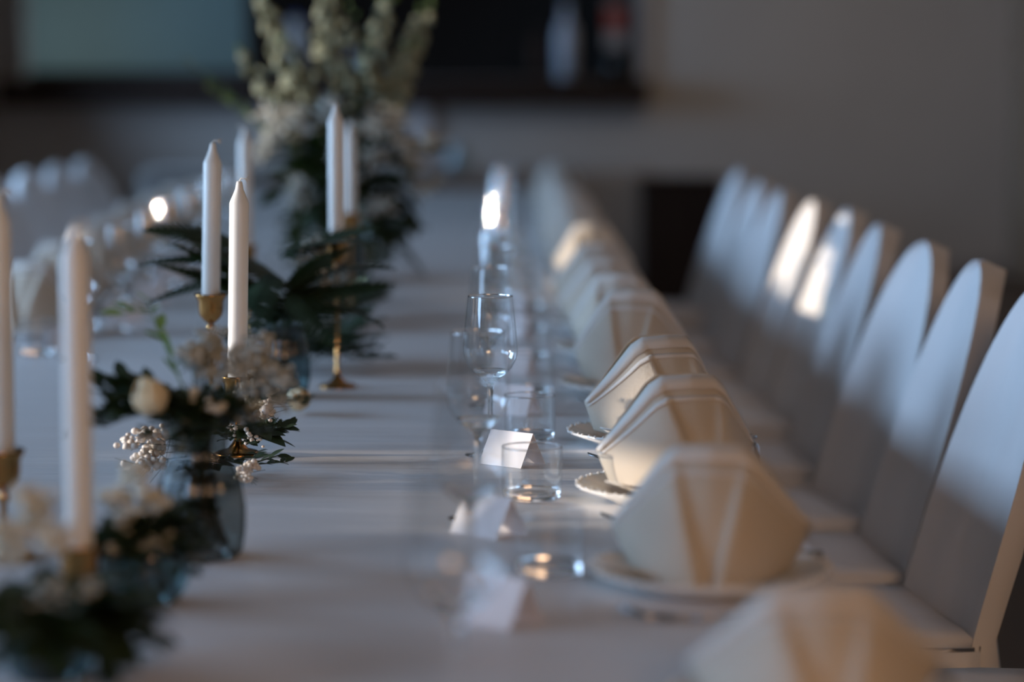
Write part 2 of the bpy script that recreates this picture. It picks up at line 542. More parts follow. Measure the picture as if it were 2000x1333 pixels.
# ------------------------------------------------------------------ covered chairs
def chair_back():
    bm = bmesh.new()
    nz, nw, W = 26, 14, .192
    H0, H1 = .02, .955
    def cxz(z):                                                     # front surface offset from the seat rear
        if z < .45:
            return 0.02 + .03 * (.45 - z) / .45
        s = (z - .45) / .5
        return 0.02 + .15 * s ** 1.1
    def halfw(z):
        if z < .52:
            return W
        s = (z - .52) / (H1 - .52)
        return W * math.sqrt(max(0.0, 1 - s ** 2.0))
    def thick(z):
        return .036 if z > .45 else .036 + .11 * (.45 - z) / .45
    fr, bk = [], []
    for i in range(nz + 1):
        t = i / nz
        z = H0 + (H1 - H0) * (1 - (1 - t) ** 1.35)
        rf, rb = [], []
        for k in range(nw + 1):
            s = -1 + 2 * k / nw
            hw = max(halfw(z), .012)
            fx = cxz(z) + .014 * (1 - s * s) + .006 * noise.noise(Vector((s * 2.2, z * 3, 2)))
            rf.append(bm.verts.new((fx, s * hw, z)))
            rb.append(bm.verts.new((cxz(z) + thick(z) + .015 * (1 - s * s) + (.012 * noise.noise(Vector((s * 5, z * 2, 7))) if z < .6 else 0), s * hw * (.93 if z > .45 else 1.0), z - .016 * max(0, (z - .55) / .4))))
        fr.append(rf)
        bk.append(rb)
    for G in (fr, bk):
        for i in range(nz):
            for k in range(nw):
                bm.faces.new((G[i][k], G[i][k + 1], G[i + 1][k + 1], G[i + 1][k]))
    for i in range(nz):
        bm.faces.new((fr[i][0], fr[i + 1][0], bk[i + 1][0], bk[i][0]))
        bm.faces.new((fr[i][-1], fr[i + 1][-1], bk[i + 1][-1], bk[i][-1]))
    for k in range(nw):
        bm.faces.new((fr[-1][k], fr[-1][k + 1], bk[-1][k + 1], bk[-1][k]))
    return bm

def make_chair():
    t = thing('chair', '', 'chair')
    o = obj('backrest', chair_back(), 'chairfab', t)
    md = o.modifiers.new('edge_split', 'EDGE_SPLIT')
    md.split_angle = R(50)
    bm = bmesh.new()
    box(bm, -.40, .035, -.20, .20, .415, .475)
    bmesh.ops.subdivide_edges(bm, edges=bm.edges[:], cuts=5, use_grid_fill=True)
    for v in bm.verts:
        if v.co.z > .47:
            v.co.z += .018 * (1 - (v.co.x + .18) ** 2 / .05) * (1 - v.co.y ** 2 / .045) + .004 * noise.noise(v.co * 14)
    bmesh.ops.bevel(bm, geom=[e for e in bm.edges if e.calc_length() > 0 and len(e.link_faces) == 2 and e.calc_face_angle(0) > 1.0], offset=.012, segments=2, affect='EDGES')
    obj('seat', bm, 'chairfab', t)
    # hanging skirt round the seat with loose folds and tie strips
    bm = bmesh.new()
    per = []
    for (ax, ay, bx, by) in ((.03, .202, -.402, .202), (-.402, .202, -.402, -.202), (-.402, -.202, .03, -.202)):
        for k in range(14):
            s = k / 14
            per.append((ax + (bx - ax) * s, ay + (by - ay) * s))
    per.append((.03, -.202))
    rows = []
    for z in (.46, .43, .30, .17, .05):
        row = []
        for k, (xx, yy) in enumerate(per):
            f = (.475 - z) / .42
            o_ = 1 + .02 * f + .03 * f * math.sin(k * 1.7 + z * 2)
            row.append(bm.verts.new(((xx + .18) * o_ - .18, yy * o_, z)))
        rows.append(row)
    for a, b in zip(rows[:-1], rows[1:]):
        for k in range(len(per) - 1):
            bm.faces.new((a[k], a[k + 1], b[k + 1], b[k]))
    obj('skirt', bm, 'chairfab', t, solidify=.003)
    for sx, sy in ((-.36, -.17), (-.36, .17), (.04, -.17), (.04, .17)):
        bm = bmesh.new()
        tube(bm, [(sx, sy, .415), (sx, sy, 0)], .013, .011, 8)
        obj('leg', bm, 'steel', t)
    return t

c0 = make_chair()
rc = [(3.10, .83, 3, 0), (3.66, .765, 6, 0), (4.12, .75, 3, 1), (4.62, .75, 10, 0), (5.24, .75, 3, 2), (5.90, .775, 5, 0),
      (6.38, .75, 5, 0), (7.02, .735, 6, 0), (7.75, .75, 6, 0), (8.9, .79, 7, 0)]
rl = ['white covered chair in the bottom right corner of the photo, nearest to the viewer',
      'white covered chair cut by the right edge, second nearest on the right',
      'white covered chair with a creased back, third from the viewer on the right',
      'broad blue-shaded white chair, fourth from the viewer in the right row',
      'narrow shaded white chair just before the two sunlit ones',
      'brightly sunlit white chair back, nearer of the two sunlit chairs',
      'sunlit white chair back with a shadow notch, farther of the two sunlit chairs',
      'blurred bluish chair just beyond the sunlit pair on the right',
      'blurred bluish chair, second from the far end of the right row',
      'blurred bluish white chair at the far end of the right row']
for i, (d, X, rz, _) in enumerate(rc):
    base = (X - .172, d, 0)
    if i == 0:
        c0.location = base
        c0.rotation_euler = (0, 0, R(rz))
        c0['label'] = rl[0]
        c0['group'] = 'covered chairs along the right side of the table'
    else:
        clone(c0, base, R(rz), rl[i], 'covered chairs along the right side of the table')
lc = [(8.05, -1.58), (8.75, -1.60), (9.45, -1.62), (10.2, -1.64), (7.3, -1.58)]
ll = ['shadowed white covered chair at the left photo edge, nearest fully seen in the left row',
      'second shadowed chair in the left row, thin blue rim on its left side',
      'third shadowed chair in the left row, between two blue-rimmed chairs',
      'farthest covered chair of the left row',
      'covered chair of the left row cut off by the left edge of the photo']
for i, (d, X) in enumerate(lc):
    clone(c0, (X + .10, d, 0), PI - R(20), ll[i], 'covered chairs along the left side of the table')

# ------------------------------------------------------------------ plates, napkins, cutlery
def make_plate():
    t = thing('plate', '', 'plate')
    bm = bmesh.new()
    lathe(bm, [(0, .004), (.06, .004), (.072, .006), (.088, .014), (.114, .022), (.1175, .0235), (.1175, .0205), (.09, .010), (.074, .001),
               (.068, 0), (.06, .0015), (0, .0015)], 96, scal=.018, nscal=28)
    obj('dish', bm, 'china', t)
    bm = bmesh.new()
    for k in range(56):
        a = 2 * PI * k / 56
        rr = .1165 * (1 + .016 * abs(math.cos(28 * a / 2)))
        blob(bm, (rr * math.cos(a), rr * math.sin(a), .0235), .0022, 1)
    o = obj('beaded_rim', bm, 'china', t)
    o['kind'] = 'stuff'
    return t

def make_napkin():
    t = thing('napkin', '', 'napkin')
    NU, NV = 44, 18
    def top(u):
        a = abs(u)
        pts = [(0, 0, .148), (.32, .033, .146), (.46, .046, .136), (1.0, .100, .058)]
        for (a0, x0, z0), (a1, x1, z1) in zip(pts[:-1], pts[1:]):
            if a <= a1:
                s = (a - a0) / (a1 - a0)
                return math.copysign(x0 + (x1 - x0) * s, u), z0 + (z1 - z0) * s
        return math.copysign(.100, u), .058
    def front(u, v, side=-1):
        tx, tz = top(u)
        bx = .080 * u
        bz = .005 + .010 * u * u
        x = bx + (tx - bx) * (v ** .8)
        z = bz + (tz - bz) * v
        yb = .062 * (1 - u * u) ** .5 if abs(u) < 1 else 0
        yt = .012 * (1 - abs(u))
        y = yb + (yt - yb) * v ** 1.3
        y += .018 * math.sin(PI * v) * (1 - u * u)
        uc = .06 + .30 * v
        s = max(0, min(1, (abs(u) - uc) / .07 + .5))
        s = s * s * (3 - 2 * s)
        y += .013 * s * (1 - v ** 4) * (1 - abs(u) ** 3)
        return Vector((x, side * y + .03 * u * u, z))
    bm = bmesh.new()
    for side in (-1, 1):
        G = [[bm.verts.new(front(-1 + 2 * i / NU, j / NV, side)) for i in range(NU + 1)] for j in range(NV + 1)]
        for j in range(NV):
            for i in range(NU):
                bm.faces.new((G[j][i], G[j][i + 1], G[j + 1][i + 1], G[j + 1][i]))
    bmesh.ops.remove_doubles(bm, verts=bm.verts[:], dist=.0004)
    obj('cloth', bm, 'napkin', t, solidify=.0014)
    for (v0, v1, off) in ((.89, 1.0, .0020), (.80, .84, .0012)):    # folded hems along the upper edge
        bm = bmesh.new()
        rows = []
        for v in (v0, (v0 + v1) / 2, v1):
            row = []
            for i in range(NU + 1):
                u = -1 + 2 * i / NU
                p = front(u * .995, v, -1)
                p.y -= off + (.0012 if v == (v0 + v1) / 2 else 0)
                p.z += .0008
                row.append(bm.verts.new(p))
            rows.append(row)
        for a, b in zip(rows[:-1], rows[1:]):
            for i in range(NU):
                bm.faces.new((a[i], a[i + 1], b[i + 1], b[i]))
        obj('hem', bm, 'napkinhem', t, solidify=.0012)
    bm = bmesh.new()                                               # loose corner lying over the plate rim
    P_ = [(-.03, -.045, .010), (-.10, -.075, .030), (-.115, -.05, .032), (-.075, .0, .016)]
    vs = [bm.verts.new(p) for p in P_]
    bm.faces.new(vs)
    bmesh.ops.subdivide_edges(bm, edges=bm.edges[:], cuts=3, use_grid_fill=True)
    obj('loose_corner', bm, 'napkinhem', t, solidify=.0014)
    return t

def make_fork():
    t = thing('fork', '', 'fork')
    bm = bmesh.new()
    n = 18
    prof = []
    for i in range(n + 1):
        s = i / n
        x = -.10 + .125 * s
        wd = .0038 + .004 * abs(s - 0) ** 6 if s < .6 else .0038 + .0035 * ((s - .6) / .4) ** 2
        z = .003 + .007 * math.sin(s * PI) ** 2
        prof.append((x, wd, z))
    up = [[bm.verts.new((x, sy * wd, z + dz)) for sy, dz in ((-1, 0), (-.4, .0012), (.4, .0012), (1, 0), (.4, -.0012), (-.4, -.0012))] for x, wd, z in prof]
    for a, b in zip(up[:-1], up[1:]):
        for k in range(6):
            j = (k + 1) % 6
            bm.faces.new((a[k], a[j], b[j], b[k]))
    bm.faces.new(up[0]); bm.faces.new(up[-1][::-1])
    obj('handle', bm, 'steel', t)
    bm = bmesh.new()
    root = []
    tube(bm, [(.024, 0, .004), (.036, 0, .003), (.05, 0, .003)], .004, .0095, 8)
    for v in bm.verts:
        v.co.z = .0035 + (v.co.z - .0035) * .25
    obj('neck', bm, 'steel', t)
    for k in range(4):
        yy = -.009 + .006 * k
        bm = bmesh.new()
        tube(bm, [(.048, yy, .003), (.07, yy, .0035), (.095, yy, .012)], .0018, .0009, 6)
        obj('tine', bm, 'steel', t)
    return t

def make_knife():
    t = thing('knife', '', 'knife')
    bm = bmesh.new()
    tube(bm, [(-.11, 0, .005), (-.05, 0, .0055), (0, 0, .005)], .005, .0045, 8)
    obj('handle', bm, 'steel', t)
    bm = bmesh.new()
    pts = [(0, -.004), (.09, -.010), (.108, -.006), (.112, .002), (0, .004)]
    lo = [bm.verts.new((x, y, .0035)) for x, y in pts]
    hi = [bm.verts.new((x, y, .005)) for x, y in pts]
    bm.faces.new(lo[::-1]); bm.faces.new(hi)
    for k in range(5):
        j = (k + 1) % 5
        bm.faces.new((lo[k], lo[j], hi[j], hi[k]))
    obj('blade', bm, 'steel', t, smooth=False)
    return t

plate0, nap0, fork0, knife0 = make_plate(), make_napkin(), make_fork(), make_knife()
ordw = ['nearest', 'second', 'third', 'fourth', 'fifth', 'sixth', 'seventh', 'eighth', 'ninth', 'tenth', 'eleventh', 'twelfth', 'thirteenth',
        'fourteenth', 'fifteenth', 'sixteenth', 'seventeenth', 'eighteenth']
PD = [1.93, 2.49, 3.02, 3.505, 4.10, 4.66, 5.18, 5.72, 6.25, 6.80, 7.35, 7.9, 8.45, 9.0, 9.6, 10.2, 10.8, 11.4]
used = {}
def put(proto, loc, rz, label, group, scale=None, tilt=None):
    if proto.name not in used:
        used[proto.name] = 1
        proto.location = loc
        proto.rotation_euler = (tilt[0] if tilt else 0, tilt[1] if tilt else 0, rz)
        if scale:
            proto.scale = scale
        proto['label'] = label
        proto['group'] = group
        return proto
    return clone(proto, loc, rz, label, group, scale, tilt)

def where(i, n):
    return {0: 'nearest to the viewer'}.get(i, '%s from the viewer' % ordw[i])
napl = {0: 'low blurred folded napkin at the bottom edge of the photo, right of centre',
        1: 'large out-of-focus grey-cream folded napkin standing on the second plate',
        2: 'sharp cream folded napkin, directly behind the large blurred one',
        3: 'sharp cream napkin with glowing sunlit hem, highest of the two sharp ones',
        4: 'blurred beige folded napkin just beyond the two sharp ones'}
for i, d in enumerate(PD):
    X = .195 if i else .235
    put(plate0, (X, d, TT + .0005), R(rnd.uniform(0, 12)), 'white scalloped porcelain plate on the right side, %s' % where(i, 0), 'plates on the right side of the table')
    sc = {0: (1, 1, .72), 1: (1.0, 1.0, .93), 2: (1.0, 1, 1.0), 3: (1.02, 1, 1.0), 4: (1.0, 1, 1.12)}.get(i, (1 + rnd.uniform(-.06, .06), 1, 1 + rnd.uniform(-.06, .08)))
    rz = {0: 0, 1: R(-6), 2: R(16), 3: R(24), 4: R(-8)}.get(i, R(rnd.uniform(-16, 24)))
    put(nap0, (X + (.0 if i not in (2, 3) else .01), d + .0, TT + .006), rz, napl.get(i, 'blurred cream folded napkin on the right side, %s' % where(i, 0)),
        'folded napkins on the right side of the table', sc)
    if i < 14:
        put(fork0, (X + .0, d - .158 + (.02 if i == 0 else 0), TT + .0008), PI + R(rnd.uniform(-6, 6)), 'steel fork beside the right-hand plate that is %s' % where(i, 0), 'forks on the right side of the table')
        put(knife0, (X + .02, d + .155, TT + .0008), PI + R(rnd.uniform(-4, 4)), 'steel knife beyond the right-hand plate that is %s' % where(i, 0), 'knives on the right side of the table')
# left side places
LP = [(3.9, -.92), (4.5, -.94), (5.08, -.955), (5.65, -1.0), (6.25, -1.03), (6.85, -1.08), (7.45, -1.1), (8.1, -1.12), (8.8, -1.15), (9.6, -1.17), (10.5, -1.18)]
for i, (d, X) in enumerate(LP):
    if i < 2:
        continue
    n = ordw[i - 2] if i > 2 else 'nearest'
    fr_ = 'nearest to the viewer' if i == 2 else '%s from the viewer' % n
    put(plate0, (X, d, TT + .0005), 0, 'white plate on the left side of the table, %s' % fr_, 'plates on the left side of the table')
    put(nap0, (X, d, TT + .006), R(rnd.uniform(-18, 18)), 'blurred cream napkin on the left side of the table, %s' % fr_, 'folded napkins on the left side of the table',
        (1, 1, 1 + rnd.uniform(-.05, .12)))

# ------------------------------------------------------------------ glasses
def make_wine():
    t = thing('wine_glass', '', 'wine glass')
    bm = bmesh.new()
    lathe(bm, [(.0042, .100), (.012, .1035), (.020, .1095), (.029, .119), (.0345, .130), (.0368, .140), (.0362, .152), (.0342, .175),
               (.0318, .198), (.0302, .215)], 48)
    obj('bowl', bm, 'glass', t)
    bm = bmesh.new()
    for k in range(40):
        pass
    lathe(bm, [(.0302, .2148), (.0297, .2158), (.0292, .2148), (.0297, .2140), (.0302, .2148)], 48)
    obj('rim', bm, 'glassolid', t)
    bm = bmesh.new()
    lathe(bm, [(0, .110), (.012, .1105), (.020, .1145), (.0245, .1160), (.0215, .1110), (.012, .1036), (.0060, .099), (.0040, .090), (.0036, .06), (.0036, .03), (.0050, .012), (.012, .0055), (.034, .0016),
               (.0345, .0006), (.033, 0), (0, 0)], 40)
    obj('stem', bm, 'glassolid', t)
    return t

def make_tumbler():
    t = thing('tumbler', '', 'tumbler')
    bm = bmesh.new()
    lathe(bm, [(.0345, .004), (.0358, .010), (.0362, .03), (.0366, .064)], 48)
    obj('wall', bm, 'glass', t)
    bm = bmesh.new()
    lathe(bm, [(.0366, .0638), (.0359, .0648), (.0352, .0638), (.0359, .0630), (.0366, .0638)], 48)
    obj('rim', bm, 'glassolid', t)
    bm = bmesh.new()
    lathe(bm, [(0, .0085), (.028, .0085), (.0335, .0120), (.0350, .0100), (.0345, .004), (.0325, .0008), (0, .0002)], 48)
    obj('base', bm, 'glassolid', t)
    return t

def make_card():
    t = thing('place_card', '', 'place card')
    L_, H_, B_ = .072, .043, .025
    for s in (-1, 1):
        bm = bmesh.new()
        vs = [bm.verts.new(p) for p in ((-L_ / 2, s * B_, 0), (L_ / 2, s * B_, 0), (L_ / 2, 0, H_), (-L_ / 2, 0, H_))]
        bm.faces.new(vs)
        obj('card_face', bm, 'card', t, smooth=False, solidify=.0007)
    return t

wine0, tum0, card0 = make_wine(), make_tumbler(), make_card()
WD = [(1.88, -.042), (2.39, -.040), (2.90, -.039), (3.41, -.029), (3.95, -.033), (4.48, -.030), (5.0, -.036), (5.55, -.022), (6.1, -.030), (6.65, -.03), (7.2, -.028),
      (7.8, -.03), (8.4, -.035), (9.0, -.03)]
for i, (d, X) in enumerate(WD):
    lab = {2: 'clear wine glass with sunlit glints, overlapping the sharp one from the front', 3: 'sharply focused clear wine glass in the middle of the photo',
           1: 'strongly blurred wine glass in front, left of the blurred tumbler', 0: 'hugely blurred wine glass at the bottom edge, nearest of all'}.get(
        i, 'blurred wine glass in the centre row, %s' % where(i, 0))
    put(wine0, (X, d, TT + .0005), 0, lab, 'wine glasses along the right places')
TD = [(2.565, .037), (3.04, .024), (3.56, .025), (4.1, .03), (4.66, .03), (5.2, .035), (5.75, .035), (6.3, .035), (6.85, .03), (7.4, .03), (8.0, .03)]
for i, (d, X) in enumerate(TD):
    lab = {0: 'blurred low glass tumbler left of the large grey napkin, nearest tumbler', 1: 'sharp low glass tumbler in front of another, near the picture centre',
           2: 'sharp low glass tumbler right behind the wine glass in focus'}.get(i, 'blurred glass tumbler beyond the sharp ones, %s' % where(i, 0))
    put(tum0, (X, d, TT + .0005), R(17 * i), lab, 'low tumblers along the right places')
KD = [(2.33, -.014, -40), (2.80, -.026, -44), (3.33, .000, -40), (3.86, -.0, -25), (4.40, -.0, -20), (5.04, .0, -25), (5.6, .0, -20)]
for i, (d, X, a) in enumerate(KD):
    lab = {0: 'large blurred blue-shaded tent place card at the bottom centre', 1: 'sunlit white place card seen through the blurred wine glass',
           2: 'small sharp sunlit place card left of the sharp tumblers'}.get(i, 'blurred tent place card beyond the sharp wine glass, %s' % where(i, 0))
    put(card0, (X, d, TT + .0006), R(a), lab, 'place cards along the right places', (1, 1, 1))
# left side glasses and cards
for i, (d, X) in enumerate([(4.64, -.79), (5.2, -.80), (5.75, -.82), (6.4, -.86), (7.0, -.88), (7.7, -.90), (8.4, -.92)]):
    fr_ = where(i, 0)
    put(wine0, (X, d, TT + .0005), 0, 'blurred wine glass on the left side of the table, %s' % fr_, 'wine glasses along the left places')
    put(tum0, (X + .0 - .09, d + .08, TT + .0005), 0, 'blurred tumbler on the left side of the table, %s' % fr_, 'low tumblers along the left places')
    if i < 5:
        put(card0, (X - .02 - .04 * (i == 0), d + .20 + .0 * i, TT + .0006), R(25), 'blurred blue-white place card on the left side, %s' % fr_, 'place cards along the left places')

# tablecloth clip on the table edge
t = thing('tablecloth_clip', 'small metal tablecloth clip on the table edge beside the sharp napkins', 'clip', (TX1 + .006, 3.53, TT))
bm = bmesh.new()
tube(bm, [(-.03, 0, .004), (.004, 0, .005), (.014, 0, -.004), (.015, 0, -.03)], .004, .004, 8)
obj('clamp', bm, 'steel', t)
bm = bmesh.new()
tube(bm, [(-.004, -.012, .009), (.012, -.006, .010), (.014, .008, .008), (-.002, .012, .009)], .003, .003, 8)
obj('lever', bm, 'steel', t)

# ------------------------------------------------------------------ candles and candlesticks
def candle(x, d, z0, L_, r, label, tilt=(0, 0), wick=1):
    t = thing('candle', label, 'candle', (x, d, TT + z0), 0, 'white taper candles along the table centre')
    t.rotation_euler = (tilt[0], tilt[1], R(rnd.uniform(0, 360)) if tilt == (0, 0) else 0)
    bm = bmesh.new()
    lathe(bm, [(0, 0), (r * .96, 0), (r, .004), (r, L_ - .030), (r * .93, L_ - .027), (r * .70, L_ - .020), (r * .42, L_ - .011), (r * .34, L_ - .004), (r * .28, L_ - .0005), (0, L_)], 28)
    obj('wax', bm, 'wax', t)
    bm = bmesh.new()
    s = wick
    tube(bm, [(0, 0, L_ - .001), (.002 * s, 0, L_ + .0035), (.007 * s, 0, L_ + .003), (.011 * s, 0, L_ - .001)], .0011, .0008, 5)
    for k in range(4):
        a = -.5 + k * .35
        tube(bm, [(.007 * s, 0, L_ + .003), ((.007 + .006 * math.cos(a)) * s, .001 * k, L_ + .003 + .006 * math.sin(a))], .0005, .0003, 4)
    obj('wick', bm, 'wick', t)
    return t

def stick(x, d, h, label, r=.021, foot=.032):
    t = thing('candlestick', label, 'candlestick', (x, d, TT + .0005), 0, 'brass candlesticks along the table centre')
    bm = bmesh.new()
    lathe(bm, [(0, h - .018), (r * .6, h - .018), (r * .66, h), (r * 1.05, h + .003), (r * 1.0, h), (r * .82, h - .008), (r * .80, h - .02), (r * .74, h - .028), (r * .50, h - .035), (r * .22, h - .041), (0, h - .041)], 32)
    obj('cup', bm, 'brass', t)
    bm = bmesh.new()
    pr = [(.004, h - .041), (.0065, h - .045), (.0065, h - .050), (.0034, h - .054)]
    if h > .09:
        pr += [(.0032, h * .5), (.0034, .030)]
    pr += [(.006, .026), (.0045, .021)]
    lathe(bm, pr, 16)
    obj('stem', bm, 'brass', t)
    bm = bmesh.new()
    lathe(bm, [(.0045, .022), (.008, .016), (.014, .009), (foot * .8, .006), (foot, .003), (foot, 0), (0, 0)], 32)
    obj('foot', bm, 'brass', t)
    return t

CND = [(-.402, 2.35, .066, .300, .0130, 'large blurred bluish candle in the left foreground', 1),
       (-.532, 2.65, .112, .270, .0130, 'candle cut off by the left edge of the photo', 1),
       (-.369, 3.415, .105, .264, .0131, 'sunlit cream candle in focus, the brightest and shorter of the middle pair', 1),
       (-.437, 3.70, .192, .222, .0133, 'taller white candle of the middle pair, on a brass cup', 1),
       (-.510, 4.90, .190, .228, .0135, 'blurred candle standing behind the two middle candles', -1),
       (-.288, 4.20, .243, .224, .0132, 'white candle on the tall brass stick, before the big flower arrangement', -1),
       (-.332, 5.25, .235, .19, .0125, 'blurred candle hidden half behind the one on the tall brass stick', 1)]
SL = ['brass candlestick under the large blurred candle in the left foreground', 'brass candlestick cut off by the left photo edge',
      'low brass candlestick hidden by flowers under the sunlit candle', 'slim brass candlestick with tulip cup left of the sunlit candle',
      'blurred brass candlestick behind the middle pair of candles', 'tall slim brass candlestick with wide foot before the big flowers',
      'blurred brass candlestick behind the tall slim one']
for (x, d, z0, L_, r, lab, wk), sl in zip(CND, SL):
    tl = (0, R(1.4)) if r == .0133 and z0 == .192 else (0, R(1.2) if d == 3.415 else 0.00001)
    candle(x, d, z0 - .016, L_ + .016, r, lab, tl, wk)
    stick(x, d, z0, sl, r=.0225)

# ------------------------------------------------------------------ foliage kit (shared meshes)
def keep(bm, name, m):
    bmesh.ops.recalc_face_normals(bm, faces=bm.faces[:])
    me = bpy.data.meshes.new(name)
    bm.to_mesh(me)
    bm.free()
    me.materials.append(M[m])
    me.polygons.foreach_set('use_smooth', [True] * len(me.polygons))
    return me

def leaf_mesh(name, L_, W_, m, fold=.25, droop=.12, n=7, serr=0.0):
    bm = bmesh.new()
    rows = []
    for i in range(n + 1):
        s = i / n
        wd = W_ * .5 * (math.sin(PI * min(1, s * .98 + .01)) ** .75) * (1 - .25 * s)
        if serr:
            wd *= 1 + serr * (1 if i % 2 else -1)
        wd = max(wd, .0003)
        z = -droop * L_ * s * s
        rows.append([bm.verts.new((L_ * s, k * wd, z + abs(k) * wd * fold)) for k in (-1, 0, 1)])
    for a, b in zip(rows[:-1], rows[1:]):
        for k in range(2):
            bm.faces.new((a[k], a[k + 1], b[k + 1], b[k]))
    return keep(bm, name, m)

LEAF = {'dark': leaf_mesh('leaf', .034, .016, 'leafdark'), 'mid': leaf_mesh('leaf', .030, .014, 'leafmid'),
        'light': leaf_mesh('leaf', .022, .010, 'leaflight'), 'grey': leaf_mesh('leaf', .026, .016, 'leafgrey'),
        'broad': leaf_mesh('leaf', .062, .034, 'leafdark', .2, .25, 9), 'eucal': leaf_mesh('leaf', .024, .020, 'leafmid')}

def frond_mesh(L_, W_, m, n=13):
    """a fern-like frond: midrib and paired toothed pinnae"""
    bm = bmesh.new()
    def mid(s):
        return Vector((L_ * s, 0, -.35 * L_ * s * s))
    tube(bm, [mid(k / 10) for k in range(11)], .0014, .0005, 4)
    for i in range(1, n + 1):
        s = i / (n + .5)
        base = mid(s)
        ln = W_ * math.sin(PI * min(1, s * .80 + .20)) ** .8
        for sd in (-1, 1):
            dr = Vector((.55, sd * .83, -.12)).normalized()
            sv = Vector((dr.y * -1, dr.x, 0)).normalized()
            rows = []
            for k in range(6):
                q = k / 5
                wd = .0047 * (1 - q) ** .6 * (1.25 if k % 2 else .75) * (L_ / .12)
                p = base + dr * ln * q + Vector((0, 0, -.15 * ln * q * q))
                rows.append((bm.verts.new(p + sv * max(wd, .0003)), bm.verts.new(p - sv * max(wd, .0003) + Vector((0, 0, .0008)))))
            for a, b in zip(rows[:-1], rows[1:]):
                bm.faces.new((a[0], a[1], b[1], b[0]))
    return keep(bm, 'fern_frond', m)
FROND = [frond_mesh(.13, .045, 'leafdark'), frond_mesh(.11, .036, 'leafdark', 12), frond_mesh(.16, .05, 'leafdark', 15)]

def orient(o, loc, dirv, roll=0.0, scale=1.0):
    q = Vector(dirv).normalized().to_track_quat('X', 'Z')
    mtx = Matrix.Translation(loc) @ q.to_matrix().to_4x4() @ Matrix.Rotation(roll, 4, 'X') @ Matrix.Diagonal((scale, scale, scale, 1))
    o.matrix_local = mtx
    return o

def sprig(parent, p0, dirv, L_, kind, rg, n=9, droop=.3, sc=1.0, name='sprig'):
    """one stem that carries its separate leaves (points relative to the parent)"""
    dv = Vector(dirv).normalized()
    pts = []
    p0 = Vector(p0)
    for k in range(7):
        s = k / 6
        pts.append(p0 + dv * L_ * s + Vector((0, 0, -droop * L_ * s * s)))
    bm = bmesh.new()
    tube(bm, pts, .0013, .0006, 5)
    st = obj(name, bm, 'stem' if kind != 'light' else 'leaflight', parent)
    for i in range(n):
        s = .15 + .85 * (i + .5) / n
        p = p0 + dv * L_ * s + Vector((0, 0, -droop * L_ * s * s))
        side = (dv.cross(Vector((0, 0, 1)))).normalized() * (1 if i % 2 else -1)
        d = dv * .6 + side * rg.uniform(.5, 1) + Vector((rg.uniform(-.3, .3), rg.uniform(-.3, .3), rg.uniform(-.2, .55)))
        lf = link_mesh('leaf', LEAF[kind], None, st)
        orient(lf, p, d, rg.uniform(-.7, .7), sc * rg.uniform(.75, 1.2) * (1 - .3 * s))
    return st

def frond(parent, p0, dirv, rg, which=0, sc=1.0):
    o = link_mesh('fern_frond', FROND[which], None, parent)
    orient(o, p0, dirv, rg.uniform(-.5, .5), sc)
    return o

def gyp(parent, name, centre, rad, n, rr, m, rg, root=None, stems=True, shell=.35, sub=1):
    """a cloud of baby's breath: countless tiny blossoms on hair-thin stems"""
    bm = bmesh.new()
    c = Vector(centre)
    rx, ry, rz_ = rad
    root = Vector(root) if root is not None else c - Vector((0, 0, rz_))
    cl = []
    for _ in range(max(4, n // 22)):
        v = Vector((rg.gauss(0, 1), rg.gauss(0, 1), rg.gauss(0, 1))).normalized() * (shell + (1 - shell) * rg.random())
        cl.append(Vector((v.x * rx, v.y * ry, v.z * rz_)))
    for i in range(n):
        k = cl[i % len(cl)]
        sp = min(rx, ry, rz_) * .26
        p = c + k + Vector((rg.gauss(0, sp), rg.gauss(0, sp), rg.gauss(0, sp * .8)))
        if p.z < .004:
            p.z = .004 + rg.random() * .01
        blob(bm, p, rr * rg.uniform(.55, 1.25), sub, (1, 1, rg.uniform(.7, 1)))
    o = obj(name, bm, m, parent)
    o['kind'] = 'stuff'
    if stems:
        bm = bmesh.new()
        for k in cl:
            a = c + k
            a.z = max(a.z, .006)
            mid_ = root.lerp(a, .55) + Vector((0, 0, .01))
            tube(bm, [root, mid_, a], .0008, .0004, 3)
            for _ in range(4):
                b = a + Vector((rg.gauss(0, 1), rg.gauss(0, 1), rg.gauss(0, 1))) * rr * 3
                b.z = max(b.z, .005)
                tube(bm, [mid_.lerp(a, .7), b], .0005, .0003, 3)
        s = obj('flower_stems', bm, 'stem', parent)
        s['kind'] = 'stuff'
    return o

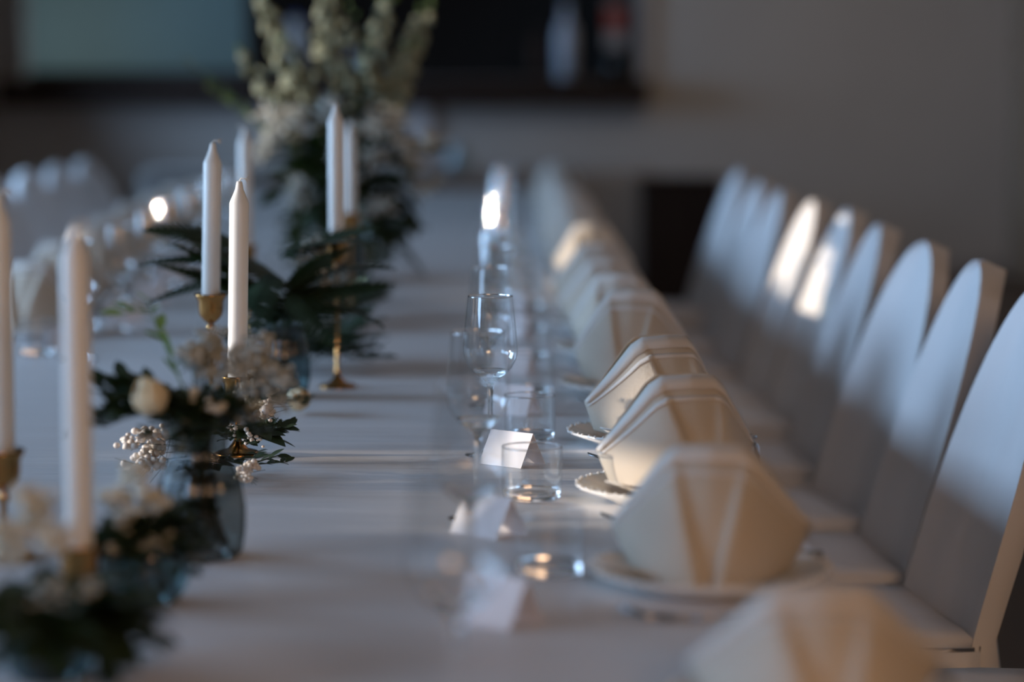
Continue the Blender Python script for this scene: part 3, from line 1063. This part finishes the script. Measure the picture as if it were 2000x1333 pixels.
def rose(parent, c, r, axis, rg, m='petal', name='rose_bud'):
    """closed bud: a drop-shaped heart wrapped in overlapping petals"""
    q = Vector(axis).normalized().to_track_quat('Z', 'Y').to_matrix().to_4x4()
    bm = bmesh.new()
    lathe(bm, [(0, -r * 1.0), (r * .5, -r * .85), (r * .82, -r * .3), (r * .80, r * .2), (r * .5, r * .85), (r * .2, r * 1.2), (0, r * 1.28)], 20)
    h = obj(name, bm, m, parent)
    h.matrix_local = Matrix.Translation(c) @ q
    for k in range(6):
        a0 = k * 2 * PI / 6 + rg.uniform(-.2, .2)
        bm = bmesh.new()
        rows = []
        for i in range(8):
            s = i / 7
            z = -r * .95 + s * r * (2.05 - .14 * (k % 3))
            rr = r * (1.02 - .06 * (k % 2)) * math.sin(PI * (.16 + .66 * s)) + .0006
            span = .75 * math.sin(PI * (.12 + .80 * s)) ** .6
            rows.append([bm.verts.new((rr * math.cos(a0 + span * t), rr * math.sin(a0 + span * t), z)) for t in (-1, -.5, 0, .5, 1)])
        for a, b in zip(rows[:-1], rows[1:]):
            for j in range(4):
                bm.faces.new((a[j], a[j + 1], b[j + 1], b[j]))
        obj('petal', bm, m, h, solidify=.0006)
    return h

fl_bm = bmesh.new()
for k in range(5):
    a = 2 * PI * k / 5
    blob(fl_bm, (.0085 * math.cos(a), .0085 * math.sin(a), .002), .0085, 1, (1, 1, .55))
blob(fl_bm, (0, 0, .004), .006, 1)
FLORET = keep(fl_bm, 'floret', 'floret')
bd = bmesh.new()
blob(bd, (0, 0, 0), .008, 2, (.8, .8, 1.2))
BUD = keep(bd, 'bud', 'leaflight')

def spike(parent, p0, p1, n, rg, sc=1.0, name='flower_spike'):
    """tall flower stem closely set with florets, buds at its tip"""
    p0, p1 = Vector(p0), Vector(p1)
    bm = bmesh.new()
    bend = Vector((rg.uniform(-.02, .02), rg.uniform(-.02, .02), 0))
    pt = lambda s: p0.lerp(p1, s) + bend * math.sin(PI * s)
    tube(bm, [pt(k / 8) for k in range(9)], .003, .0015, 6)
    st = obj(name, bm, 'leafmid', parent)
    dv = (p1 - p0).normalized()
    u = dv.orthogonal().normalized()
    v = dv.cross(u)
    for i in range(n):
        s = .42 + .58 * i / (n - 1)
        a = i * 2.4
        rad = (u * math.cos(a) + v * math.sin(a))
        taper = 1.15 - .65 * (i / n)
        o = link_mesh('floret' if i < n * .8 else 'bud', FLORET if i < n * .8 else BUD, None, st)
        q = (rad + dv * .4).normalized().to_track_quat('Z', 'Y').to_matrix().to_4x4()
        o.matrix_local = Matrix.Translation(pt(s) + rad * .013 * sc * taper) @ q @ Matrix.Diagonal((sc * taper,) * 3 + (1,))
    return st

def vase(label, x, d, prof, m, ribs=24, rib=.02, water=None, wr=.03):
    t = thing('vase', label, 'vase', (x, d, TT + .0005))
    bm = bmesh.new()
    lathe(bm, prof, 96, rib=rib, nrib=ribs)
    obj('body', bm, m, t, solidify=.0026 if m in ('ribglass', 'ribaqua') else None)
    bm = bmesh.new()
    r0 = prof[1][0]
    lathe(bm, [(0, .0006), (r0 * .9, .0006), (r0 * .92, .006), (r0 * .6, .009), (0, .009)], 32)
    obj('base', bm, 'glassolid', t)
    if water:
        bm = bmesh.new()
        lathe(bm, [(0, water), (wr, water), (wr, water - .001), (0, water - .001)], 32)
        obj('water', bm, 'water', t)
    return t

def stems_in(parent, n, h, r, rg, top=.02):
    for k in range(n):
        a = rg.uniform(0, 2 * PI)
        b = a + rg.uniform(2, 4)
        bm = bmesh.new()
        tube(bm, [(r * math.cos(a), r * math.sin(a), .012), (r * .3 * math.cos(b), r * .3 * math.sin(b), h * .75), (top * math.cos(b), top * math.sin(b), h)], .0022, .0018, 5)
        obj('stem', bm, 'stem', parent)

# ---- vase 1 : sharp ribbed bud vase in the left middle
V1 = (-.327, 2.66)
vase('ribbed smoky glass vase with a narrow neck, holding the cream rose bud', V1[0], V1[1],
     [(0, 0), (.036, 0), (.042, .006), (.0455, .030), (.0460, .055), (.042, .080), (.0345, .098), (.0290, .110), (.0285, .122), (.0320, .140), (.0385, .155)],
     'vaseglass', 22, .035, .075, .040)
rg = random.Random(11)
b1 = thing('bouquet', 'bouquet of dark greens, grey baby breath and one cream rose bud in the ribbed vase', 'bouquet', (V1[0], V1[1], TT + .0015))
stems_in(b1, 9, .15, .028, rg)
for k in range(20):
    a = R(rg.uniform(130, 235))
    sprig(b1, (-.01, 0, .15), (math.cos(a), math.sin(a) * .6, rg.uniform(.15, .85)), rg.uniform(.07, .125), 'dark', rg, 11, .35, 1.1)
for k in range(14):
    a = R(rg.uniform(-40, 120))
    sprig(b1, (.0, 0, .14), (math.cos(a), math.sin(a) * .6, rg.uniform(.1, .9)), rg.uniform(.05, .09), 'dark', rg, 10, .4, 1.0)
for k in range(16):
    a = R(rg.uniform(180, 360))
    sprig(b1, (.0, 0, .148), (math.cos(a) * .8, math.sin(a), rg.uniform(-.2, .7)), rg.uniform(.035, .065), 'dark', rg, 10, .5, .95)
for k in range(34):                                                # leaves and stems standing in the vase
    a = R(rg.uniform(0, 360))
    sprig(b1, (.022 * math.cos(a), .022 * math.sin(a), .015), (-.25 * math.cos(a), -.25 * math.sin(a), 1), .12, 'dark', rg, 8, .0, .62)
sprig(b1, (-.015, .01, .17), (-.45, .1, 1), .10, 'light', rg, 9, -.1, 1.5)
sprig(b1, (-.05, .02, .255), (-1, .1, .25), .035, 'light', rg, 5, .3, 1.5)
for k in range(3):
    frond(b1, (-.015, 0, .155), (-1, rg.uniform(-.4, .4), rg.uniform(.25, .6)), rg, 1, .8)
gyp(b1, 'gypsophila', (.028, .01, .212), (.056, .040, .026), 420, .0040, 'gypgrey', rg, (0, 0, .15))
gyp(b1, 'gypsophila', (.066, .0, .180), (.036, .03, .036), 300, .0036, 'gypgrey', rg, (0, 0, .15))
gyp(b1, 'gypsophila', (.015, -.03, .165), (.035, .015, .022), 14, .0055, 'gyp', rg, (0, 0, .14))
rose(b1, (-.045, -.045, .173), .0185, (-.25, -.2, 1), rg)
sprig(b1, (-.02, -.04, .16), (.25, -.3, -1), .04, 'grey', rg, 4, 0, .8)

# ---- vase 2 : ribbed vase with fern behind
V2 = (-.372, 4.08)
vase('dark aqua ribbed glass vase holding the dark fern bouquet', V2[0], V2[1],
     [(0, 0), (.036, 0), (.043, .008), (.048, .035), (.047, .06), (.042, .085), (.038, .10), (.0405, .115)],
     'vaseblue', 22, .035, .07, .040)
b2 = thing('bouquet', 'bouquet of large dark fern fronds with a pink bloom behind the candles', 'bouquet', (V2[0], V2[1], TT + .0015))
rg = random.Random(23)
stems_in(b2, 10, .13, .03, rg)
for k in range(13):
    a = R(rg.choice([rg.uniform(150, 215), rg.uniform(-40, 40), rg.uniform(0, 360)]))
    frond(b2, (rg.uniform(-.03, .03), 0, rg.uniform(.12, .17)), (math.cos(a), .4 * math.sin(a), rg.uniform(.2, 1.3)), rg, rg.choice([0, 2]), rg.uniform(.85, 1.15))
for p, dd in (((-.05, -.03, .215), (-1, 0, .30)), ((-.05, -.02, .235), (-1, -.1, .55)), ((-.05, 0, .19), (-1, .1, .05)), ((0, 0, .22), (1, 0, .7)), ((.0, -.02, .23), (1, -.2, .45)), ((.02, -.03, .17), (.5, -.8, -.2)), ((-.01, -.03, .20), (-.2, -1, -.3)), ((.02, 0, .18), (1, 0, .5)), ((.02, 0, .15), (.8, -.3, .1))):
    frond(b2, p, dd, rg, 2, 1.0)
for k in range(8):
    a = R(rg.uniform(200, 340))
    sprig(b2, (0, 0, .125), (math.cos(a) * .8, math.sin(a), rg.uniform(.1, .8)), rg.uniform(.05, .07), 'dark', rg, 9, .3, 1.0)
rose(b2, (-.107, -.01, .218), .010, (-.5, -.3, 1), rg, 'petalpink', 'pink_bloom')
gyp(b2, 'gypsophila', (.055, .0, .225), (.045, .03, .038), 150, .0032, 'gypgrey', rg, (.0, 0, .13))
gyp(b2, 'gypsophila', (.075, -.01, .175), (.03, .02, .03), 40, .0036, 'gyp', rg, (.0, 0, .13))

# ---- near round vase and nearest arrangement at lower left
V0 = (-.350, 2.42)
vase('round clear glass vase low in the left foreground, behind the blurred candle', V0[0], V0[1] , 
     [(0, 0), (.026, 0), (.034, .008), (.043, .03), (.041, .05), (.033, .068), (.036, .078)], 'vaseblue', 20, .01, .045, .034)
b0 = thing('bouquet', 'low bouquet of cream blossoms beside the blurred candle in the left foreground', 'bouquet', (V0[0], V0[1], TT + .0015))
rg = random.Random(5)
stems_in(b0, 6, .075, .02, rg)
gyp(b0, 'gypsophila', (.005, .0, .098), (.038, .03, .026), 80, .0058, 'gyp', rg, (0, 0, .07))
gyp(b0, 'gypsophila', (.012, -.035, .062), (.035, .02, .035), 120, .0050, 'gypgrey', rg, (0, 0, .06))
for k in range(24):
    a = R(rg.uniform(170, 370))
    sprig(b0, (0, -.01, .078), (math.cos(a), math.sin(a), rg.uniform(-.3, .5)), rg.uniform(.035, .065), 'dark', rg, 8, .7, 1.0)
gyp(b0, 'gypsophila', (-.02, -.04, .055), (.02, .012, .03), 24, .0052, 'gyp', rg, (0, 0, .06))
bn = thing('bouquet', 'blurred bouquet with cream blossoms and dark leaves in the bottom left corner', 'bouquet', (-.385, 2.10, TT + .0015))
rg = random.Random(8)
vase('low dark glass vase under the leaves in the bottom left corner', -.385, 2.10,
     [(0, 0), (.026, 0), (.034, .008), (.036, .03), (.030, .045), (.032, .055)], 'vaseblue', 20, .01, None)
stems_in(bn, 6, .055, .018, rg)
gyp(bn, 'gypsophila', (-.022, .0, .122), (.038, .03, .030), 130, .0058, 'gyp', rg, (0, 0, .06))
gyp(bn, 'gypsophila', (.02, -.02, .075), (.03, .03, .02), 60, .0045, 'gypgrey', rg, (0, 0, .05))
for k in range(46):
    a = R(rg.uniform(0, 360))
    sprig(bn, (0, 0, .052), (math.cos(a), math.sin(a), rg.uniform(-.2, .45)), rg.uniform(.05, .095), 'dark', rg, 10, .3, 1.3)
for k, (a, e) in enumerate(((-20, .0), (10, .1), (-60, .05), (-95, .2), (40, .2), (-40, .5), (-130, .1), (5, -.2), (-35, -.15), (-10, .35), (-70, .5), (15, .2), (-25, .15), (60, .4), (200, .3), (-50, -.1), (-80, -.1))):
    lf = link_mesh('leaf', LEAF['broad'], None, bn)
    orient(lf, (.015 * math.cos(R(a)), .015 * math.sin(R(a)), .055), (math.cos(R(a)), math.sin(R(a)), e), rg.uniform(-.3, .3), 1.45)

# ---- low greenery lying on the cloth (garland pieces)
def garland(label, x, d, spec, seed):
    g = thing('greenery_garland', label, 'greenery', (x, d, TT + .001))
    rg_ = random.Random(seed)
    spec(g, rg_)
    return g

def g_front(g, r_):
    # cream berries, sunlit, left of the ribbed vase
    gyp(g, 'berries', (-.125, -.06, .048), (.030, .035, .026), 120, .0043, 'berry', r_, (-.02, .02, .01), sub=2)
    gyp(g, 'berries', (-.105, -.08, .026), (.035, .03, .014), 90, .0042, 'berry', r_, (-.02, .02, .01), sub=2)
    gyp(g, 'berries', (.008, -.10, .022), (.014, .05, .018), 90, .0034, 'berry', r_, (0, .02, .01), sub=2)
    for k in range(9):
        a = R(r_.uniform(150, 330))
        lf = link_mesh('leaf', LEAF['broad'], None, g)
        orient(lf, (-.05 + r_.uniform(-.05, .05), .02 + r_.uniform(-.03, .03), .012), (math.cos(a), math.sin(a), .25), r_.uniform(-.3, .3), .6)
    for k in range(5):
        sprig(g, (0, .0, .015), (r_.uniform(-.5, 1), r_.uniform(-1, .4), .1), .055, 'dark', r_, 7, .0, .75)
garland('cream berries and leaves lying on the cloth behind the ribbed vase', -.335, 3.22, g_front, 31)

def g_mid(g, r_):
    gyp(g, 'gypsophila', (-.005, -.02, .088), (.036, .03, .020), 110, .0030, 'gyp', r_, (0, 0, .02), sub=2)
    gyp(g, 'gypsophila', (.012, -.05, .068), (.022, .02, .014), 26, .0048, 'berry', r_, (0, 0, .02), sub=2)
    gyp(g, 'gypsophila', (-.022, -.06, .038), (.02, .02, .020), 34, .0032, 'berry', r_, (0, 0, .02), sub=2)
    gyp(g, 'gypsophila', (-.01, .02, .10), (.045, .03, .02), 160, .0030, 'gypgrey', r_, (0, 0, .02))
    for k, (ax, ay, e, s) in enumerate(((1, -.25, .05, 1.0), (.9, -.7, -.02, .95), (.6, -1, .05, .9), (1, .3, .3, .8), (-.2, -1, .2, .8), (.3, -1, .45, .8), (1, -.5, .35, .8), (-.8, -.5, .2, .8))):
        lf = link_mesh('leaf', LEAF['broad'], None, g)
        orient(lf, (-.015, -.03, .028 + .006 * (k % 3)), (ax, ay, e), r_.uniform(-.3, .3), s)
    for k in range(12):
        a = R(r_.uniform(180, 400))
        sprig(g, (-.01, -.02, .025), (math.cos(a), math.sin(a), r_.uniform(0, .7)), .05, 'dark', r_, 7, .1, .8)
garland('sharp white blossoms over glossy dark leaves on the cloth below the sunlit candle', -.333, 3.42, g_mid, 37)

def g_rose(g, r_):
    rose(g, (0, 0, .021), .018, (.3, -.8, .55), r_, 'petal')
    for k in range(5):
        sprig(g, (-.02, .0, .014), (-.6 + .3 * k, -.4, .2), .05, 'dark', r_, 6, .1, .8)
garland('small peach rose lying on the cloth by the ribbed vase with ferns', -.325, 3.86, g_rose, 41)

def g_back(g, r_):
    for k in range(30):
        a = R(r_.uniform(-60, 200))
        sprig(g, (r_.uniform(-.1, .05), r_.uniform(-.2, .2), .022), (math.cos(a), math.sin(a) * .6, r_.uniform(.08, .8)), r_.uniform(.07, .12), 'dark', r_, 9, .0, 1.25)
    for k in range(6):
        frond(g, (r_.uniform(-.05, .03), r_.uniform(-.15, .15), .03), (r_.uniform(.2, 1), r_.uniform(-.6, .4), r_.uniform(.35, .8)), r_, 0, .9)
    gyp(g, 'gypsophila', (-.02, 0, .08), (.07, .1, .04), 160, .0036, 'gypgrey', r_, (0, 0, .02))
garland('dark greens lying round the foot of the tall slim candlestick', -.345, 4.55, g_back, 43)
garland('dark greens lying on the cloth under the big flower arrangement', -.37, 5.35, g_back, 47)
garland('dark greens on the cloth beyond the big flower arrangement', -.42, 6.6, g_back, 53)

# ---- big arrangement
VB = (-.385, 5.85)
vase('tall dark glass vase carrying the big flower arrangement', VB[0], VB[1],
     [(0, 0), (.055, 0), (.06, .01), (.058, .10), (.052, .17), (.06, .20)], 'vaseblue', 24, .015, .12, .05)
bb = thing('flower_arrangement', 'big arrangement of tall flower spikes over clouds of white blossom and dark greens', 'flowers', (VB[0], VB[1], TT + .0015))
rg = random.Random(77)
stems_in(bb, 12, .21, .035, rg, .04)
for k in range(46):
    a = R(rg.uniform(0, 360))
    sprig(bb, (rg.uniform(-.03, .03), rg.uniform(-.03, .03), rg.uniform(.20, .28)), (math.cos(a), math.sin(a), rg.uniform(-.5, 1.4)), rg.uniform(.10, .19), 'dark', rg, 8, .45, 1.5)
for k in range(34):
    a = R(rg.uniform(0, 360))
    frond(bb, (rg.uniform(-.04, .04), rg.uniform(-.04, .04), rg.uniform(.18, .34)), (math.cos(a), math.sin(a), rg.uniform(-.6, 1.2)), rg, rg.choice([0, 1, 2]), rg.uniform(1.0, 1.35))
for k in range(240):
    a, e = R(rg.uniform(0, 360)), R(rg.uniform(-60, 80))
    v = Vector((math.cos(a) * math.cos(e), math.sin(a) * math.cos(e), math.sin(e)))
    lf = link_mesh('leaf', LEAF['broad'], None, bb)
    q = Vector((.02, 0, .29)) + Vector((v.x * .17, v.y * .14, v.z * .17)) * rg.uniform(.4, 1)
    orient(lf, q, v + Vector((rg.uniform(-.6, .6), rg.uniform(-.6, .6), rg.uniform(-.6, .5))), rg.uniform(-1, 1), rg.uniform(.8, 1.25))
for (cx_, cy_, cz_, rr_, n_, m_) in ((-.14, -.05, .40, .065, 200, 'gyp'), (-.17, -.04, .34, .05, 110, 'gypgrey'), (-.05, -.12, .43, .06, 90, 'gypgrey'), (.03, -.14, .34, .07, 70, 'gypgrey'),
                                 (.11, -.09, .41, .06, 150, 'gyp'), (.155, -.06, .35, .06, 120, 'gyp'), (.17, -.04, .28, .05, 90, 'gypgrey'), (-.10, -.12, .27, .06, 60, 'gypgrey'), (.08, -.13, .24, .06, 50, 'gypgrey')):
    gyp(bb, 'gypsophila', (cx_, cy_, cz_), (rr_, rr_, rr_ * .8), n_, .0065, m_, rg, (0, 0, .2))
for (xa, za, n, sc) in ((-.20, .74, 20, 1.25), (-.14, .60, 12, 1.3), (-.03, .79, 22, 1.3), (.02, .68, 16, 1.2), (.12, .73, 20, 1.25), (.20, .70, 22, 1.35), (-.24, .58, 12, 1.1), (.16, .60, 14, 1.2)):
    spike(bb, (xa * .15, rg.uniform(-.03, .03), .30), (xa, rg.uniform(-.06, .06), za), max(9, int(n * .8)), rg, sc * 1.25)
for (xa, za, kd) in ((-.30, .56, 'mid'), (-.26, .50, 'light'), (.05, .62, 'mid'), (.07, .70, 'mid'), (-.10, .6, 'mid')):
    sprig(bb, (xa * .2, 0, .30), (xa, 0, za - .30), math.hypot(xa, za - .30), kd, rg, 12, 0, 1.5)
